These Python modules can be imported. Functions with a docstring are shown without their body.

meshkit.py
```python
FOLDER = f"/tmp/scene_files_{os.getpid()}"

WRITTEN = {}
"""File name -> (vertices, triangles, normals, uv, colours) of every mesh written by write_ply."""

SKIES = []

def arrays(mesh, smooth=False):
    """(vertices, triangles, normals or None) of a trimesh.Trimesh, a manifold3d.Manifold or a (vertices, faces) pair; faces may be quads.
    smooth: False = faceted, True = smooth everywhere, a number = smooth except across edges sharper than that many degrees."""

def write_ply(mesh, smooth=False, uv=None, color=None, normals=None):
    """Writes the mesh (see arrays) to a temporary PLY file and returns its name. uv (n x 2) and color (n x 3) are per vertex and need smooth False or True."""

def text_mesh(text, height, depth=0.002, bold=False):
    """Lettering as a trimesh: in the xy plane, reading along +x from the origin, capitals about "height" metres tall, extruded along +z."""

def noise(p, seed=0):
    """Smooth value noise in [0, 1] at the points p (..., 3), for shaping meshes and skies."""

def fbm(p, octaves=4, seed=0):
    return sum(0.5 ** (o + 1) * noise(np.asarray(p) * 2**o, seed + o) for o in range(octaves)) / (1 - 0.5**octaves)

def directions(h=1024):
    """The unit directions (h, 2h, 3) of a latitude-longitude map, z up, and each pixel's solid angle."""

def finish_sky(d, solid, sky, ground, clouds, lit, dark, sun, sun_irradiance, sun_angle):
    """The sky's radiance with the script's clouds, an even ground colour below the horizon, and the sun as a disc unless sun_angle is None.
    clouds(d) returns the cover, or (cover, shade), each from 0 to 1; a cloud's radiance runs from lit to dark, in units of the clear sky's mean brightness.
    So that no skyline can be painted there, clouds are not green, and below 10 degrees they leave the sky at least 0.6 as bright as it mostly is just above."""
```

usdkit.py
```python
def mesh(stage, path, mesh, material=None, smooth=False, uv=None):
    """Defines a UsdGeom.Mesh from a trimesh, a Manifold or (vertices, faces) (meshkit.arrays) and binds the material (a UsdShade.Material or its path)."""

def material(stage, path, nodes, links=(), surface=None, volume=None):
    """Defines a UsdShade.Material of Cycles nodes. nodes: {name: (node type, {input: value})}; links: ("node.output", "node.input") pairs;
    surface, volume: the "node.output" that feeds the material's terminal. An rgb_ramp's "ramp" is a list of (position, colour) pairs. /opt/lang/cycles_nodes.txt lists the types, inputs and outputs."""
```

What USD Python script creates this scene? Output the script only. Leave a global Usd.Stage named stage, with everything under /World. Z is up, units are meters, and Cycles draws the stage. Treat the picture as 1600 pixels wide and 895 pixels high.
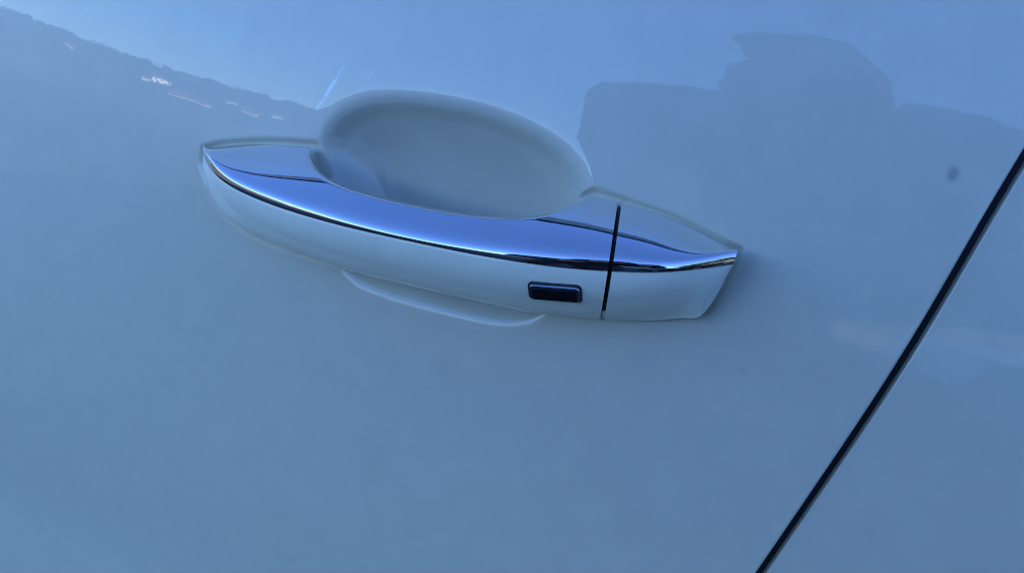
import math
import numpy as np, trimesh, shapely, manifold3d
from shapely.geometry import Polygon
from scipy.interpolate import PchipInterpolator, CubicSpline
from scipy.ndimage import gaussian_filter1d
import usdkit, meshkit
from pxr import Usd, UsdGeom, UsdLux, UsdShade, Gf, Sdf

rng = np.random.default_rng(7)
stage = Usd.Stage.CreateInMemory()
UsdGeom.SetStageUpAxis(stage, UsdGeom.Tokens.z)
UsdGeom.SetStageMetersPerUnit(stage, 1.0)
UsdGeom.Xform.Define(stage, '/World')
UsdGeom.Scope.Define(stage, '/World/Looks')

# ------------------------------------------------------------------ camera, sky, sun, exposure
H0 = 0.95                        # height of the handle over the ground
CAMERA_AT = (0.08757,-0.30538,0.10630)
CAMERA_AXES = [[0.91695, 0.337186, 0.213326], [-0.301456, 0.23519, 0.924018], [0.261393, -0.911587, 0.317305]]
EXPOSURE = 3.0
SKY_STRENGTH = 0.05
SUN_INTENSITY = 0.75
SUN_ELEV = math.radians(18.0)
SUN_TO = np.array([0.30, 0.954, 0.0])            # compass direction towards the sun: behind the car
SUN_TO = SUN_TO / np.linalg.norm(SUN_TO) * math.cos(SUN_ELEV) + np.array([0, 0, math.sin(SUN_ELEV)])

cam = UsdGeom.Camera.Define(stage, '/World/Camera')
m = Gf.Matrix4d(1.0)
for i in range(3):
    m.SetRow(i, Gf.Vec4d(*CAMERA_AXES[i], 0))
m.SetRow(3, Gf.Vec4d(CAMERA_AT[0], CAMERA_AT[1], CAMERA_AT[2] + H0, 1))
cam.AddTransformOp().Set(m)
cam.CreateHorizontalApertureAttr(36.0)
cam.CreateVerticalApertureAttr(36.0 * 572 / 1024)
cam.CreateFocalLengthAttr(28.0)
cam.CreateClippingRangeAttr(Gf.Vec2f(0.01, 5000))
cam.CreateExposureAttr(EXPOSURE)

dome = UsdLux.DomeLight.Define(stage, '/World/sky')
sky_mat = usdkit.material(stage, '/World/Looks/sky_light', {
    'sky': ('sky_texture', {'sky_type': 'single_scattering', 'sun_disc': False, 'sun_elevation': SUN_ELEV,
                            'sun_rotation': math.atan2(SUN_TO[0], SUN_TO[1]), 'altitude': 200.0,
                            'air_density': 0.68, 'aerosol_density': 0.2, 'ozone_density': 5.0}),
    'dir': ('texture_coordinate', {}), 'xyz': ('separate_xyz', {}),
    'veil': ('rgb_ramp', {'ramp': [(0.0, (1.22, 1.07, 0.95)), (0.12, (1.12, 1.05, 1.05)), (0.45, (0.95, 1.05, 1.36)), (1.0, (0.95, 1.05, 1.38))]}),   # the air whitens towards the horizon, all round
    'tone': ('mix_color', {'blend_type': 'multiply', 'fac': 1.0}),
    'bg': ('background_shader', {'strength': SKY_STRENGTH})},
    [('dir.generated', 'xyz.vector'), ('xyz.z', 'veil.fac'), ('veil.color', 'tone.b'), ('sky.color', 'tone.a'), ('tone.result', 'bg.color')], surface='bg.background')
UsdShade.MaterialBindingAPI.Apply(dome.GetPrim()).Bind(sky_mat)
dome.GetPrim().SetCustomDataByKey('kind', 'structure')
sun = UsdLux.DistantLight.Define(stage, '/World/sun')
sun.CreateNormalizeAttr(True); sun.CreateIntensityAttr(SUN_INTENSITY); sun.CreateAngleAttr(0.53)
sun.CreateColorAttr(Gf.Vec3f(1.0, 0.93, 0.82))
zax = Gf.Vec3d(*SUN_TO); xax = Gf.Cross(Gf.Vec3d(0, 0, 1), zax).GetNormalized(); yax = Gf.Cross(zax, xax)
sm = Gf.Matrix4d(1.0)
for i, a in enumerate((xax, yax, zax)):
    sm.SetRow(i, Gf.Vec4d(a[0], a[1], a[2], 0))
sun.AddTransformOp().Set(sm)

# ------------------------------------------------------------------ helpers
counts = {}
def numbered(parent, name):
    k = (parent, name); n = counts.get(k, 0); counts[k] = n + 1
    return f'{parent}/{name}' if n == 0 else f'{parent}/{name}_{n:03d}'
def tag(prim, label=None, cat=None, group=None, kind=None):
    for k, v in (('label', label), ('category', cat), ('group', group), ('kind', kind)):
        if v: prim.SetCustomDataByKey(k, v)
    return prim
def put(name, mesh, mat, parent='/World', smooth=False):
    """One Mesh prim; mesh given in world metres."""
    p = numbered(parent, name)
    return usdkit.mesh(stage, p, mesh, '/World/Looks/' + mat, smooth=smooth).GetPrim()
def group_xform(name, **kw):
    p = numbered('/World', name)
    return tag(UsdGeom.Xform.Define(stage, p).GetPrim(), **kw)
def grid_faces(nu, nv):
    a = np.arange(nu * nv).reshape(nu, nv)
    q = np.stack([a[:-1, :-1], a[1:, :-1], a[1:, 1:], a[:-1, 1:]], -1).reshape(-1, 4)
    return np.vstack([q[:, [0, 1, 2]], q[:, [0, 2, 3]]])
def hull_chain(nodes, bones):
    """Manifold of hulls of spheres: nodes {name: (pos, r)}, bones [(a, b)]."""
    out = manifold3d.Manifold()
    for a, b in bones:
        pts = []
        for k in (a, b):
            s = trimesh.creation.icosphere(2, nodes[k][1]); pts.append(s.vertices + np.asarray(nodes[k][0]))
        out = out + manifold3d.Manifold.hull_points(np.vstack(pts).astype(np.float32))
    return out
def to_tri(man):
    mm = man.to_mesh(); return trimesh.Trimesh(np.array(mm.vert_properties)[:, :3], np.array(mm.tri_verts), process=True)
def box(lo, hi):
    lo, hi = np.array(lo, float), np.array(hi, float)
    b = trimesh.creation.box(hi - lo); b.apply_translation((lo + hi) / 2); return b

# ------------------------------------------------------------------ materials
def look(name, nodes, links=(), surface='p.BSDF', volume=None):
    return usdkit.material(stage, '/World/Looks/' + name, nodes, links, surface=surface, volume=volume)
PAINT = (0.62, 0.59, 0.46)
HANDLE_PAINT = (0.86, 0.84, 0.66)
paint_nodes = {
    'g': ('geometry', {}),
    'peel': ('noise_texture', {'scale': 260.0, 'detail': 1.0}),
    'bump': ('bump', {'strength': 0.012, 'distance': 0.001}),
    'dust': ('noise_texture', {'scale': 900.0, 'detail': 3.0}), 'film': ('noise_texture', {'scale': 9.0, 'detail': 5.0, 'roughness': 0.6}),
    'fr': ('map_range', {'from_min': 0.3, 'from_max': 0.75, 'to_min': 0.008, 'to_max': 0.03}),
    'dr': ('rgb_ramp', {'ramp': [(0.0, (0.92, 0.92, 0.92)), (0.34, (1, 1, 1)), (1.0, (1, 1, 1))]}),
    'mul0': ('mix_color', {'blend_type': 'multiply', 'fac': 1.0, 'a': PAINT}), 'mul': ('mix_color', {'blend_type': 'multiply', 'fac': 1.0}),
    'mottle': ('noise_texture', {'scale': 55.0, 'detail': 6.0, 'roughness': 0.65}), 'hr': ('rgb_ramp', {'ramp': [(0.32, (0.93, 0.935, 0.94)), (0.68, (1.0, 1.0, 1.0))]}),  # dust mottle that also paints in the mirrored cracked asphalt
    'p': ('principled_bsdf', {'roughness': 0.35, 'specular_ior_level': 0.5, 'coat_weight': 1.0, 'coat_roughness': 0.012, 'coat_ior': 1.55})}
paint_links = [('g.position', 'peel.vector'), ('peel.fac', 'bump.height'), ('bump.normal', 'p.coat_normal'), ('g.position', 'dust.vector'), ('g.position', 'film.vector'), ('film.fac', 'fr.value'), ('fr.result', 'p.coat_roughness'),
               ('dust.fac', 'dr.fac'), ('dr.color', 'mul0.b'), ('g.position', 'mottle.vector'), ('mottle.fac', 'hr.fac'), ('mul0.result', 'mul.a'), ('hr.color', 'mul.b'), ('mul.result', 'p.base_color')]
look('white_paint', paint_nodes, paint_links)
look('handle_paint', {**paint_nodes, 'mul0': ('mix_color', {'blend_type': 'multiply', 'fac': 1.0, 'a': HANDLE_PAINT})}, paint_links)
# door skin: the same paint with a few dark marks of dirt and some pale broken streaks
def spots(base_nodes, base_links, marks, streaks):
    n, l = dict(base_nodes), [x for x in base_links if x != ('mul.result', 'p.base_color')]
    last = 'mul.result'
    for i, (c, r, sz, strength, col) in enumerate(marks):
        n[f'm{i}'] = ('mapping', {'mapping_type': 'texture', 'location': c, 'scale': (r, 1.0, sz)})
        n[f's{i}'] = ('gradient_texture', {'gradient_type': 'spherical'})
        n[f'q{i}'] = ('map_range', {'range_type': 'smoothstep', 'from_min': 0.05, 'from_max': 0.85, 'to_min': 0.0, 'to_max': strength})
        n[f'x{i}'] = ('mix_color', {'blend_type': 'mix', 'b': col})
        l += [('g.position', f'm{i}.vector'), (f'm{i}.vector', f's{i}.vector'), (f's{i}.fac', f'q{i}.value'), (f'q{i}.result', f'x{i}.fac'), (last, f'x{i}.a')]
        last = f'x{i}.result'
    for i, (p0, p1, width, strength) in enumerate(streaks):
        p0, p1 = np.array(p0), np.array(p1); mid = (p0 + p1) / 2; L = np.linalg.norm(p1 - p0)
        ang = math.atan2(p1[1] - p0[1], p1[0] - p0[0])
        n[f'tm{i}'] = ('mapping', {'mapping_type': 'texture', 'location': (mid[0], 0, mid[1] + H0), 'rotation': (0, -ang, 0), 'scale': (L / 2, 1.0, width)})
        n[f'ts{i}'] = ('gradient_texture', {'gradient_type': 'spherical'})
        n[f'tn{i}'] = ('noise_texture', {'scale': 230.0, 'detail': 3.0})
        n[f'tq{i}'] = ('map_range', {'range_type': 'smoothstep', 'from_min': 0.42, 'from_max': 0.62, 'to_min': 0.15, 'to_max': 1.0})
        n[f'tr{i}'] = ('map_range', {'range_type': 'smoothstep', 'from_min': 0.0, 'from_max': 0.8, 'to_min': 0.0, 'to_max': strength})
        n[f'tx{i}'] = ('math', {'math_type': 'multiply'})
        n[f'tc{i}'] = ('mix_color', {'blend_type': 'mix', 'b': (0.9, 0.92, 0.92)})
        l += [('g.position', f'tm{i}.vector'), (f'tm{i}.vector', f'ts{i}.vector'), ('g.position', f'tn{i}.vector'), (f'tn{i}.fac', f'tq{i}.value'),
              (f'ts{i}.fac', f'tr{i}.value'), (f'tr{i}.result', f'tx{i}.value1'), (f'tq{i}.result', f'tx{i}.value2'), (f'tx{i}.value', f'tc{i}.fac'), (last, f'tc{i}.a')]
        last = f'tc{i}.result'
    return n, l + [(last, 'p.base_color')]
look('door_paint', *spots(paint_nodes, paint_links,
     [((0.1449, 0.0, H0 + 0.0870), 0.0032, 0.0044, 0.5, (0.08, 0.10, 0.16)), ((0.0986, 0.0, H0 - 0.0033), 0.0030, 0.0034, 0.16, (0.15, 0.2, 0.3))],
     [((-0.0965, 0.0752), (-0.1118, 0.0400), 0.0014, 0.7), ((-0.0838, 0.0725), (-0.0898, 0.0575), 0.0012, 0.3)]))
look('chrome', {'g': ('geometry', {}), 'n': ('noise_texture', {'scale': 700.0, 'detail': 3.0}),
     'r': ('map_range', {'from_min': 0.60, 'from_max': 0.8, 'to_min': 0.02, 'to_max': 0.12}),
     'p': ('principled_bsdf', {'metallic': 1.0, 'base_color': (0.78, 0.78, 0.80)})},
     [('g.position', 'n.vector'), ('n.fac', 'r.value'), ('r.result', 'p.roughness')])
look('dark_chrome', {'p': ('principled_bsdf', {'metallic': 1.0, 'base_color': (0.55, 0.56, 0.58), 'roughness': 0.10})})
look('satin_trim', {'p': ('principled_bsdf', {'metallic': 1.0, 'base_color': (0.42, 0.43, 0.45), 'roughness': 0.32})})
look('gloss_black', {'p': ('principled_bsdf', {'base_color': (0.006, 0.006, 0.008), 'roughness': 0.06})})
look('rubber', {'p': ('principled_bsdf', {'base_color': (0.020, 0.024, 0.034), 'roughness': 0.6})})
look('window_glass', {'p': ('principled_bsdf', {'base_color': (0.01, 0.012, 0.014), 'roughness': 0.0, 'ior': 1.52})})
look('asphalt', {'g': ('geometry', {}), 'v': ('voronoi_texture', {'feature': 'distance_to_edge', 'scale': 1.7}),
     'w': ('noise_texture', {'scale': 2.5, 'detail': 5.0}), 'wx': ('mix_vector', {'fac': 0.12}),
     'cr': ('rgb_ramp', {'ramp': [(0.0, (0.25, 0.25, 0.25)), (0.012, (0.35, 0.35, 0.35)), (0.03, (1, 1, 1)), (1, (1, 1, 1))]}),
     'n': ('noise_texture', {'scale': 40.0, 'detail': 6.0, 'roughness': 0.8}),
     'nr': ('rgb_ramp', {'ramp': [(0.3, (0.018, 0.019, 0.02)), (0.62, (0.034, 0.035, 0.035)), (0.74, (0.12, 0.12, 0.12))]}),
     'mul': ('mix_color', {'blend_type': 'multiply', 'fac': 1.0}), 'p': ('principled_bsdf', {'roughness': 0.85})},
     [('g.position', 'w.vector'), ('g.position', 'wx.a'), ('w.color', 'wx.b'), ('wx.result', 'v.vector'), ('v.distance', 'cr.fac'), ('g.position', 'n.vector'), ('n.fac', 'nr.fac'),
      ('nr.color', 'mul.a'), ('cr.color', 'mul.b'), ('mul.result', 'p.base_color')])
look('dry_field', {'g': ('geometry', {}), 'n': ('noise_texture', {'scale': 0.05, 'detail': 6.0}),
     'nr': ('rgb_ramp', {'ramp': [(0.35, (0.05, 0.055, 0.035)), (0.55, (0.10, 0.095, 0.07)), (0.7, (0.15, 0.14, 0.11))]}),
     'p': ('principled_bsdf', {'roughness': 0.95})}, [('g.position', 'n.vector'), ('n.fac', 'nr.fac'), ('nr.color', 'p.base_color')])
look('grass', {'g': ('geometry', {}), 'n': ('noise_texture', {'scale': 1.5, 'detail': 6.0}),
     'nr': ('rgb_ramp', {'ramp': [(0.3, (0.015, 0.03, 0.008)), (0.6, (0.04, 0.07, 0.02)), (0.75, (0.09, 0.11, 0.04))]}),
     'p': ('principled_bsdf', {'roughness': 0.95})}, [('g.position', 'n.vector'), ('n.fac', 'nr.fac'), ('nr.color', 'p.base_color')])
look('hill_cover', {'g': ('geometry', {}), 'n': ('noise_texture', {'scale': 0.03, 'detail': 8.0, 'roughness': 0.7}),
     'nr': ('rgb_ramp', {'ramp': [(0.35, (0.03, 0.045, 0.045)), (0.52, (0.045, 0.06, 0.058)), (0.68, (0.075, 0.082, 0.072))]}),  # lightened and blued: distant haze is put into the hill colour
     'p': ('principled_bsdf', {'roughness': 0.95})}, [('g.position', 'n.vector'), ('n.fac', 'nr.fac'), ('nr.color', 'p.base_color')])
def plain(name, col, rough=0.7, **kw):
    look(name, {'g': ('geometry', {}), 'n': ('noise_texture', {'scale': 30.0, 'detail': 4.0}),
         'nr': ('rgb_ramp', {'ramp': [(0.3, tuple(0.88 * c for c in col)), (0.7, tuple(min(1, 1.08 * c) for c in col))]}),
         'p': ('principled_bsdf', {'roughness': rough, **kw})}, [('g.position', 'n.vector'), ('n.fac', 'nr.fac'), ('nr.color', 'p.base_color')])
plain('white_wall', (0.52, 0.51, 0.49)); plain('glint_wall', (0.85, 0.84, 0.80)); plain('roof_tile', (0.16, 0.11, 0.09)); plain('dark_paint', (0.012, 0.02, 0.018), 0.25); plain('bark', (0.10, 0.08, 0.06)); plain('leaf', (0.05, 0.085, 0.03), 0.6)
plain('dark_jacket', (0.035, 0.04, 0.055), 0.9); plain('dark_trousers', (0.03, 0.03, 0.04), 0.9); plain('skin', (0.45, 0.28, 0.2), 0.5)
plain('hair', (0.03, 0.02, 0.015), 0.5); plain('shoe', (0.02, 0.02, 0.02), 0.5); plain('camera_black', (0.02, 0.02, 0.022), 0.4)
plain('post_white', (0.75, 0.75, 0.75), 0.5); plain('tyre', (0.02, 0.02, 0.02), 0.8); plain('alloy', (0.5, 0.5, 0.5), 0.3, metallic=0.8)

# ------------------------------------------------------------------ the side of the car: one surface y = side(x, z), z measured from the handle
HANDLE_X = [-163.000,-162.500,-162.000,-161.500,-161.000,-160.500,-160.000,-159.500,-159.000,-158.500,-158.000,-157.500,-157.000,-156.500,-156.000,-155.500,-155.000,-154.500,-154.000,-153.500,-153.000,-152.500,-152.000,-151.500,-151.000,-150.500,-150.000,-148.500,-147.000,-145.500,-144.000,-142.500,-141.000,-139.500,-138.000,-136.500,-135.000,-133.500,-132.000,-130.500,-129.000,-127.500,-126.000,-124.500,-123.000,-121.500,-120.000,-118.500,-117.000,-115.500,-114.000,-112.500,-111.000,-109.500,-108.000,-106.500,-105.000,-103.500,-102.000,-100.500,-100.000,-99.000,-98.000,-97.000,-96.000,-95.000,-94.000,-93.000,-92.000,-91.000,-90.000,-89.000,-88.000,-87.000,-86.000,-85.000,-84.000,-83.000,-82.000,-81.000,-80.000,-77.000,-74.000,-71.000,-68.000,-65.000,-62.000,-59.000,-56.000,-53.000,-50.000,-47.000,-44.000,-41.000,-38.000,-35.000,-32.000,-29.000,-26.000,-23.000,-20.000,-17.000,-14.000,-11.000,-8.000,-5.000,-2.000,1.000,4.000,7.000,10.000,13.000,16.000,17.500,19.000,20.500,22.000,23.500,25.000,26.500,28.000,29.500,31.000,32.500,34.000,35.500,37.000,38.500,40.000,43.000,46.000,49.000,52.000,55.000,58.000,61.000,64.000,67.000,70.000,70.750,71.500,72.250,73.000,73.750,74.500,75.250,76.000,76.750,77.500,78.250,79.000,79.750,80.500,81.250,82.000,82.750,83.500]
RIDGE_V = [17.750,17.750,17.750,17.750,17.750,17.750,17.750,17.750,17.750,17.750,17.750,17.750,17.750,17.750,17.750,17.750,17.750,17.750,17.750,17.750,17.750,17.750,17.808,17.902,17.973,18.023,18.051,18.029,17.873,17.623,17.315,16.974,16.623,16.281,15.965,15.678,15.418,15.184,14.975,14.788,14.624,14.481,14.357,14.251,14.162,14.089,14.030,13.984,13.951,13.928,13.914,13.909,13.910,13.918,13.930,13.945,13.962,13.981,14.002,14.024,14.032,14.049,14.066,14.084,14.103,14.123,14.143,14.165,14.188,14.211,14.236,14.261,14.287,14.315,14.343,14.373,14.404,14.435,14.468,14.502,14.537,14.649,14.772,14.906,15.051,15.209,15.379,15.563,15.759,15.970,16.195,16.435,16.690,16.962,17.249,17.553,17.875,18.214,18.570,18.944,19.333,19.738,20.158,20.593,21.043,21.506,21.982,22.471,22.972,23.485,24.008,24.543,25.088,25.364,25.642,25.923,26.206,26.491,26.778,27.067,27.358,27.651,27.946,28.242,28.540,28.840,29.142,29.445,29.749,30.362,30.988,31.636,32.315,33.034,33.802,34.630,35.527,36.503,37.567,37.849,38.136,38.430,38.731,39.039,39.353,39.675,40.004,40.341,40.685,41.038,41.398,41.766,42.143,42.528,42.922,43.126,43.126]
LIP_V = [15.919,15.919,15.919,15.919,15.919,15.919,15.919,15.919,15.919,15.919,15.919,15.919,15.919,15.918,15.917,15.912,15.898,15.869,15.814,15.728,15.609,15.462,15.351,15.262,15.142,14.999,14.843,14.657,14.378,14.058,13.737,13.433,13.151,12.895,12.670,12.469,12.286,12.119,11.966,11.826,11.699,11.584,11.481,11.389,11.309,11.239,11.179,11.129,11.089,11.057,11.034,11.019,11.012,11.012,11.019,11.032,11.050,11.073,11.100,11.130,11.148,11.175,11.204,11.236,11.270,11.307,11.345,11.386,11.429,11.474,11.521,11.570,11.621,11.674,11.729,11.786,11.845,11.907,11.976,12.054,12.146,12.327,12.532,12.756,12.996,13.247,13.510,13.781,14.061,14.347,14.640,14.937,15.239,15.544,15.852,16.162,16.473,16.785,17.099,17.416,17.735,18.057,18.384,18.717,19.057,19.405,19.763,20.130,20.510,20.903,21.313,21.743,22.196,22.396,22.610,22.836,23.071,23.312,23.558,23.811,24.068,24.331,24.600,24.874,25.155,25.442,25.736,26.039,26.352,26.982,27.633,28.309,29.014,29.752,30.524,31.336,32.197,33.119,34.122,34.342,34.570,34.809,35.054,35.303,35.556,35.812,36.071,36.332,36.597,36.864,37.137,37.419,37.719,38.051,38.423,38.631,38.643]
BACK_V = [17.800,17.800,17.800,17.800,17.800,17.800,17.800,17.800,17.800,17.800,17.803,18.045,18.280,18.509,18.731,18.947,19.155,19.358,19.555,19.746,19.933,20.117,20.297,20.474,20.650,20.823,20.995,21.502,22.000,22.488,22.964,23.427,23.879,24.320,24.750,25.171,25.582,25.983,26.375,26.756,27.129,27.492,27.846,28.192,28.528,28.856,29.174,29.483,29.785,30.079,30.368,30.652,30.931,31.207,31.479,31.747,32.011,32.273,32.530,32.785,32.869,33.036,33.202,33.367,33.530,33.692,33.853,34.013,34.172,34.329,34.485,34.641,34.795,34.948,35.101,35.252,35.403,35.553,35.701,35.850,35.997,36.435,36.868,37.295,37.715,38.127,38.532,38.929,39.316,39.692,40.059,40.414,40.756,41.088,41.410,41.727,42.039,42.346,42.646,42.939,43.223,43.497,43.759,44.008,44.243,44.463,44.667,44.861,45.051,45.240,45.429,45.612,45.786,45.867,45.945,46.018,46.086,46.148,46.204,46.254,46.296,46.330,46.356,46.375,46.386,46.391,46.392,46.388,46.383,46.364,46.333,46.265,46.111,45.840,45.481,45.070,44.611,44.113,43.593,43.460,43.325,43.189,43.050,42.907,42.762,42.612,42.459,42.302,42.142,41.981,41.821,41.816,42.193,42.578,42.972,43.176,43.176]
SCOOP_V = [15.501,15.683,15.883,16.099,16.327,16.565,16.810,17.059,17.309,17.558,17.803,18.045,18.280,18.509,18.731,18.947,19.155,19.358,19.555,19.746,19.933,20.117,20.297,20.474,20.650,20.823,20.995,21.502,22.000,22.488,22.964,23.427,23.879,24.320,24.750,25.171,25.582,25.983,26.375,26.756,27.129,27.492,27.846,28.192,28.528,28.856,29.174,29.483,29.785,30.079,30.368,30.652,30.931,31.207,31.479,31.747,32.011,30.455,29.744,29.249,29.090,28.790,28.518,28.261,28.008,27.758,27.517,27.308,27.141,26.997,26.858,26.719,26.581,26.447,26.331,26.251,26.200,26.159,26.120,26.082,26.044,25.973,25.933,25.902,26.019,26.209,26.397,26.571,26.743,26.951,27.199,27.448,27.697,27.947,28.254,28.601,28.948,29.296,29.655,30.085,30.527,30.969,31.416,31.969,32.583,33.197,33.816,34.575,35.434,36.317,37.554,39.041,40.902,41.968,43.182,44.321,45.190,46.148,46.204,46.254,46.296,46.330,46.356,46.375,46.386,46.391,46.392,46.388,46.383,46.364,46.333,46.265,46.111,45.840,45.481,45.070,44.611,44.113,43.593,43.460,43.325,43.189,43.050,42.907,42.762,42.612,42.459,42.302,42.142,41.981,41.821,41.665,41.515,41.377,41.250,41.142,41.049]
FOOT_V = [8.977,7.692,6.518,5.438,4.437,3.504,2.632,1.813,1.042,0.313,-0.377,-1.032,-1.654,-2.246,-2.811,-3.350,-3.865,-4.358,-4.831,-5.284,-5.718,-6.135,-6.536,-6.921,-7.291,-7.647,-7.990,-8.946,-9.801,-10.569,-11.259,-11.879,-12.436,-12.937,-13.386,-13.788,-14.148,-14.468,-14.753,-15.004,-15.224,-15.416,-15.582,-15.724,-15.844,-15.944,-16.025,-16.088,-16.136,-16.169,-16.190,-16.198,-16.197,-16.186,-16.166,-16.140,-16.107,-16.067,-16.021,-15.968,-15.949,-15.909,-15.866,-15.820,-15.772,-15.720,-15.667,-15.610,-15.551,-15.490,-15.426,-15.360,-15.291,-15.220,-15.147,-15.071,-14.994,-14.914,-14.832,-14.748,-14.661,-14.391,-14.105,-13.803,-13.488,-13.160,-12.821,-12.473,-12.117,-11.754,-11.386,-11.014,-10.641,-10.267,-9.894,-9.523,-9.157,-8.796,-8.442,-8.096,-7.761,-7.436,-7.125,-6.827,-6.546,-6.279,-6.022,-5.772,-5.523,-5.271,-5.011,-4.738,-4.448,-4.295,-4.136,-3.971,-3.798,-3.617,-3.427,-3.229,-3.020,-2.801,-2.571,-2.329,-2.074,-1.807,-1.525,-1.228,-0.916,-0.243,0.503,1.327,2.237,3.242,4.349,5.568,6.910,8.390,10.066,10.527,11.009,11.514,12.046,12.608,11.266,11.710,12.200,12.707,13.304,14.133,15.343,17.245,20.515,24.553,29.387,33.764,38.550]
RIDGE_OUT = [2.245,2.909,3.559,4.195,4.816,5.422,6.013,6.589,7.151,7.697,8.230,8.750,9.256,9.751,10.234,10.706,11.169,11.621,12.064,12.498,12.924,13.342,13.751,14.152,14.546,14.932,15.310,16.399,17.421,18.380,19.279,20.123,20.915,21.660,22.362,23.025,23.650,24.240,24.797,25.320,25.810,26.267,26.693,27.091,27.464,27.813,28.143,28.455,28.752,29.034,29.304,29.563,29.812,30.052,30.285,30.511,30.730,30.943,31.150,31.351,31.416,31.546,31.672,31.796,31.918,32.036,32.152,32.265,32.376,32.484,32.589,32.692,32.792,32.891,32.988,33.083,33.176,33.269,33.360,33.451,33.540,33.803,34.055,34.292,34.512,34.710,34.883,35.029,35.148,35.247,35.331,35.409,35.480,35.547,35.607,35.660,35.705,35.741,35.767,35.782,35.783,35.765,35.726,35.665,35.584,35.484,35.368,35.239,35.098,34.944,34.769,34.561,34.308,34.163,34.006,33.837,33.658,33.468,33.270,33.064,32.851,32.632,32.407,32.179,31.946,31.711,31.473,31.232,30.987,30.480,29.938,29.338,28.654,27.851,26.900,25.791,24.543,23.184,21.728,21.349,20.967,20.579,20.187,19.791,19.393,18.991,18.588,18.182,17.774,17.365,16.955,16.543,16.130,15.716,15.300,14.884,14.467]
LIP_OUT = [1.945,2.609,3.259,3.895,4.516,5.122,5.713,6.289,6.851,7.397,7.930,8.450,8.956,9.451,9.934,10.406,10.869,11.321,11.764,12.198,12.624,13.042,13.451,13.852,14.246,14.632,15.010,16.099,17.121,18.080,18.979,19.823,20.615,21.360,22.062,22.725,23.350,23.940,24.497,25.020,25.510,25.967,26.393,26.791,27.164,27.513,27.843,28.155,28.452,28.734,29.004,29.263,29.512,29.752,29.985,30.211,30.430,30.643,30.850,31.051,31.116,31.246,31.372,31.496,31.618,31.736,31.852,31.965,32.076,32.184,32.289,32.392,32.492,32.591,32.688,32.783,32.876,32.969,33.060,33.151,33.240,33.503,33.755,33.992,34.212,34.410,34.583,34.729,34.848,34.947,35.031,35.109,35.180,35.247,35.307,35.360,35.405,35.441,35.467,35.482,35.483,35.465,35.426,35.365,35.284,35.184,35.068,34.939,34.798,34.644,34.469,34.261,34.008,33.863,33.706,33.537,33.358,33.168,32.970,32.764,32.551,32.332,32.107,31.879,31.646,31.411,31.173,30.932,30.687,30.180,29.678,29.184,28.646,28.006,27.209,26.221,25.038,23.684,22.228,21.849,21.467,21.079,20.687,20.291,19.893,19.491,19.088,18.682,18.274,17.865,17.455,17.043,16.630,16.216,15.800,15.384,14.967]
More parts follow.
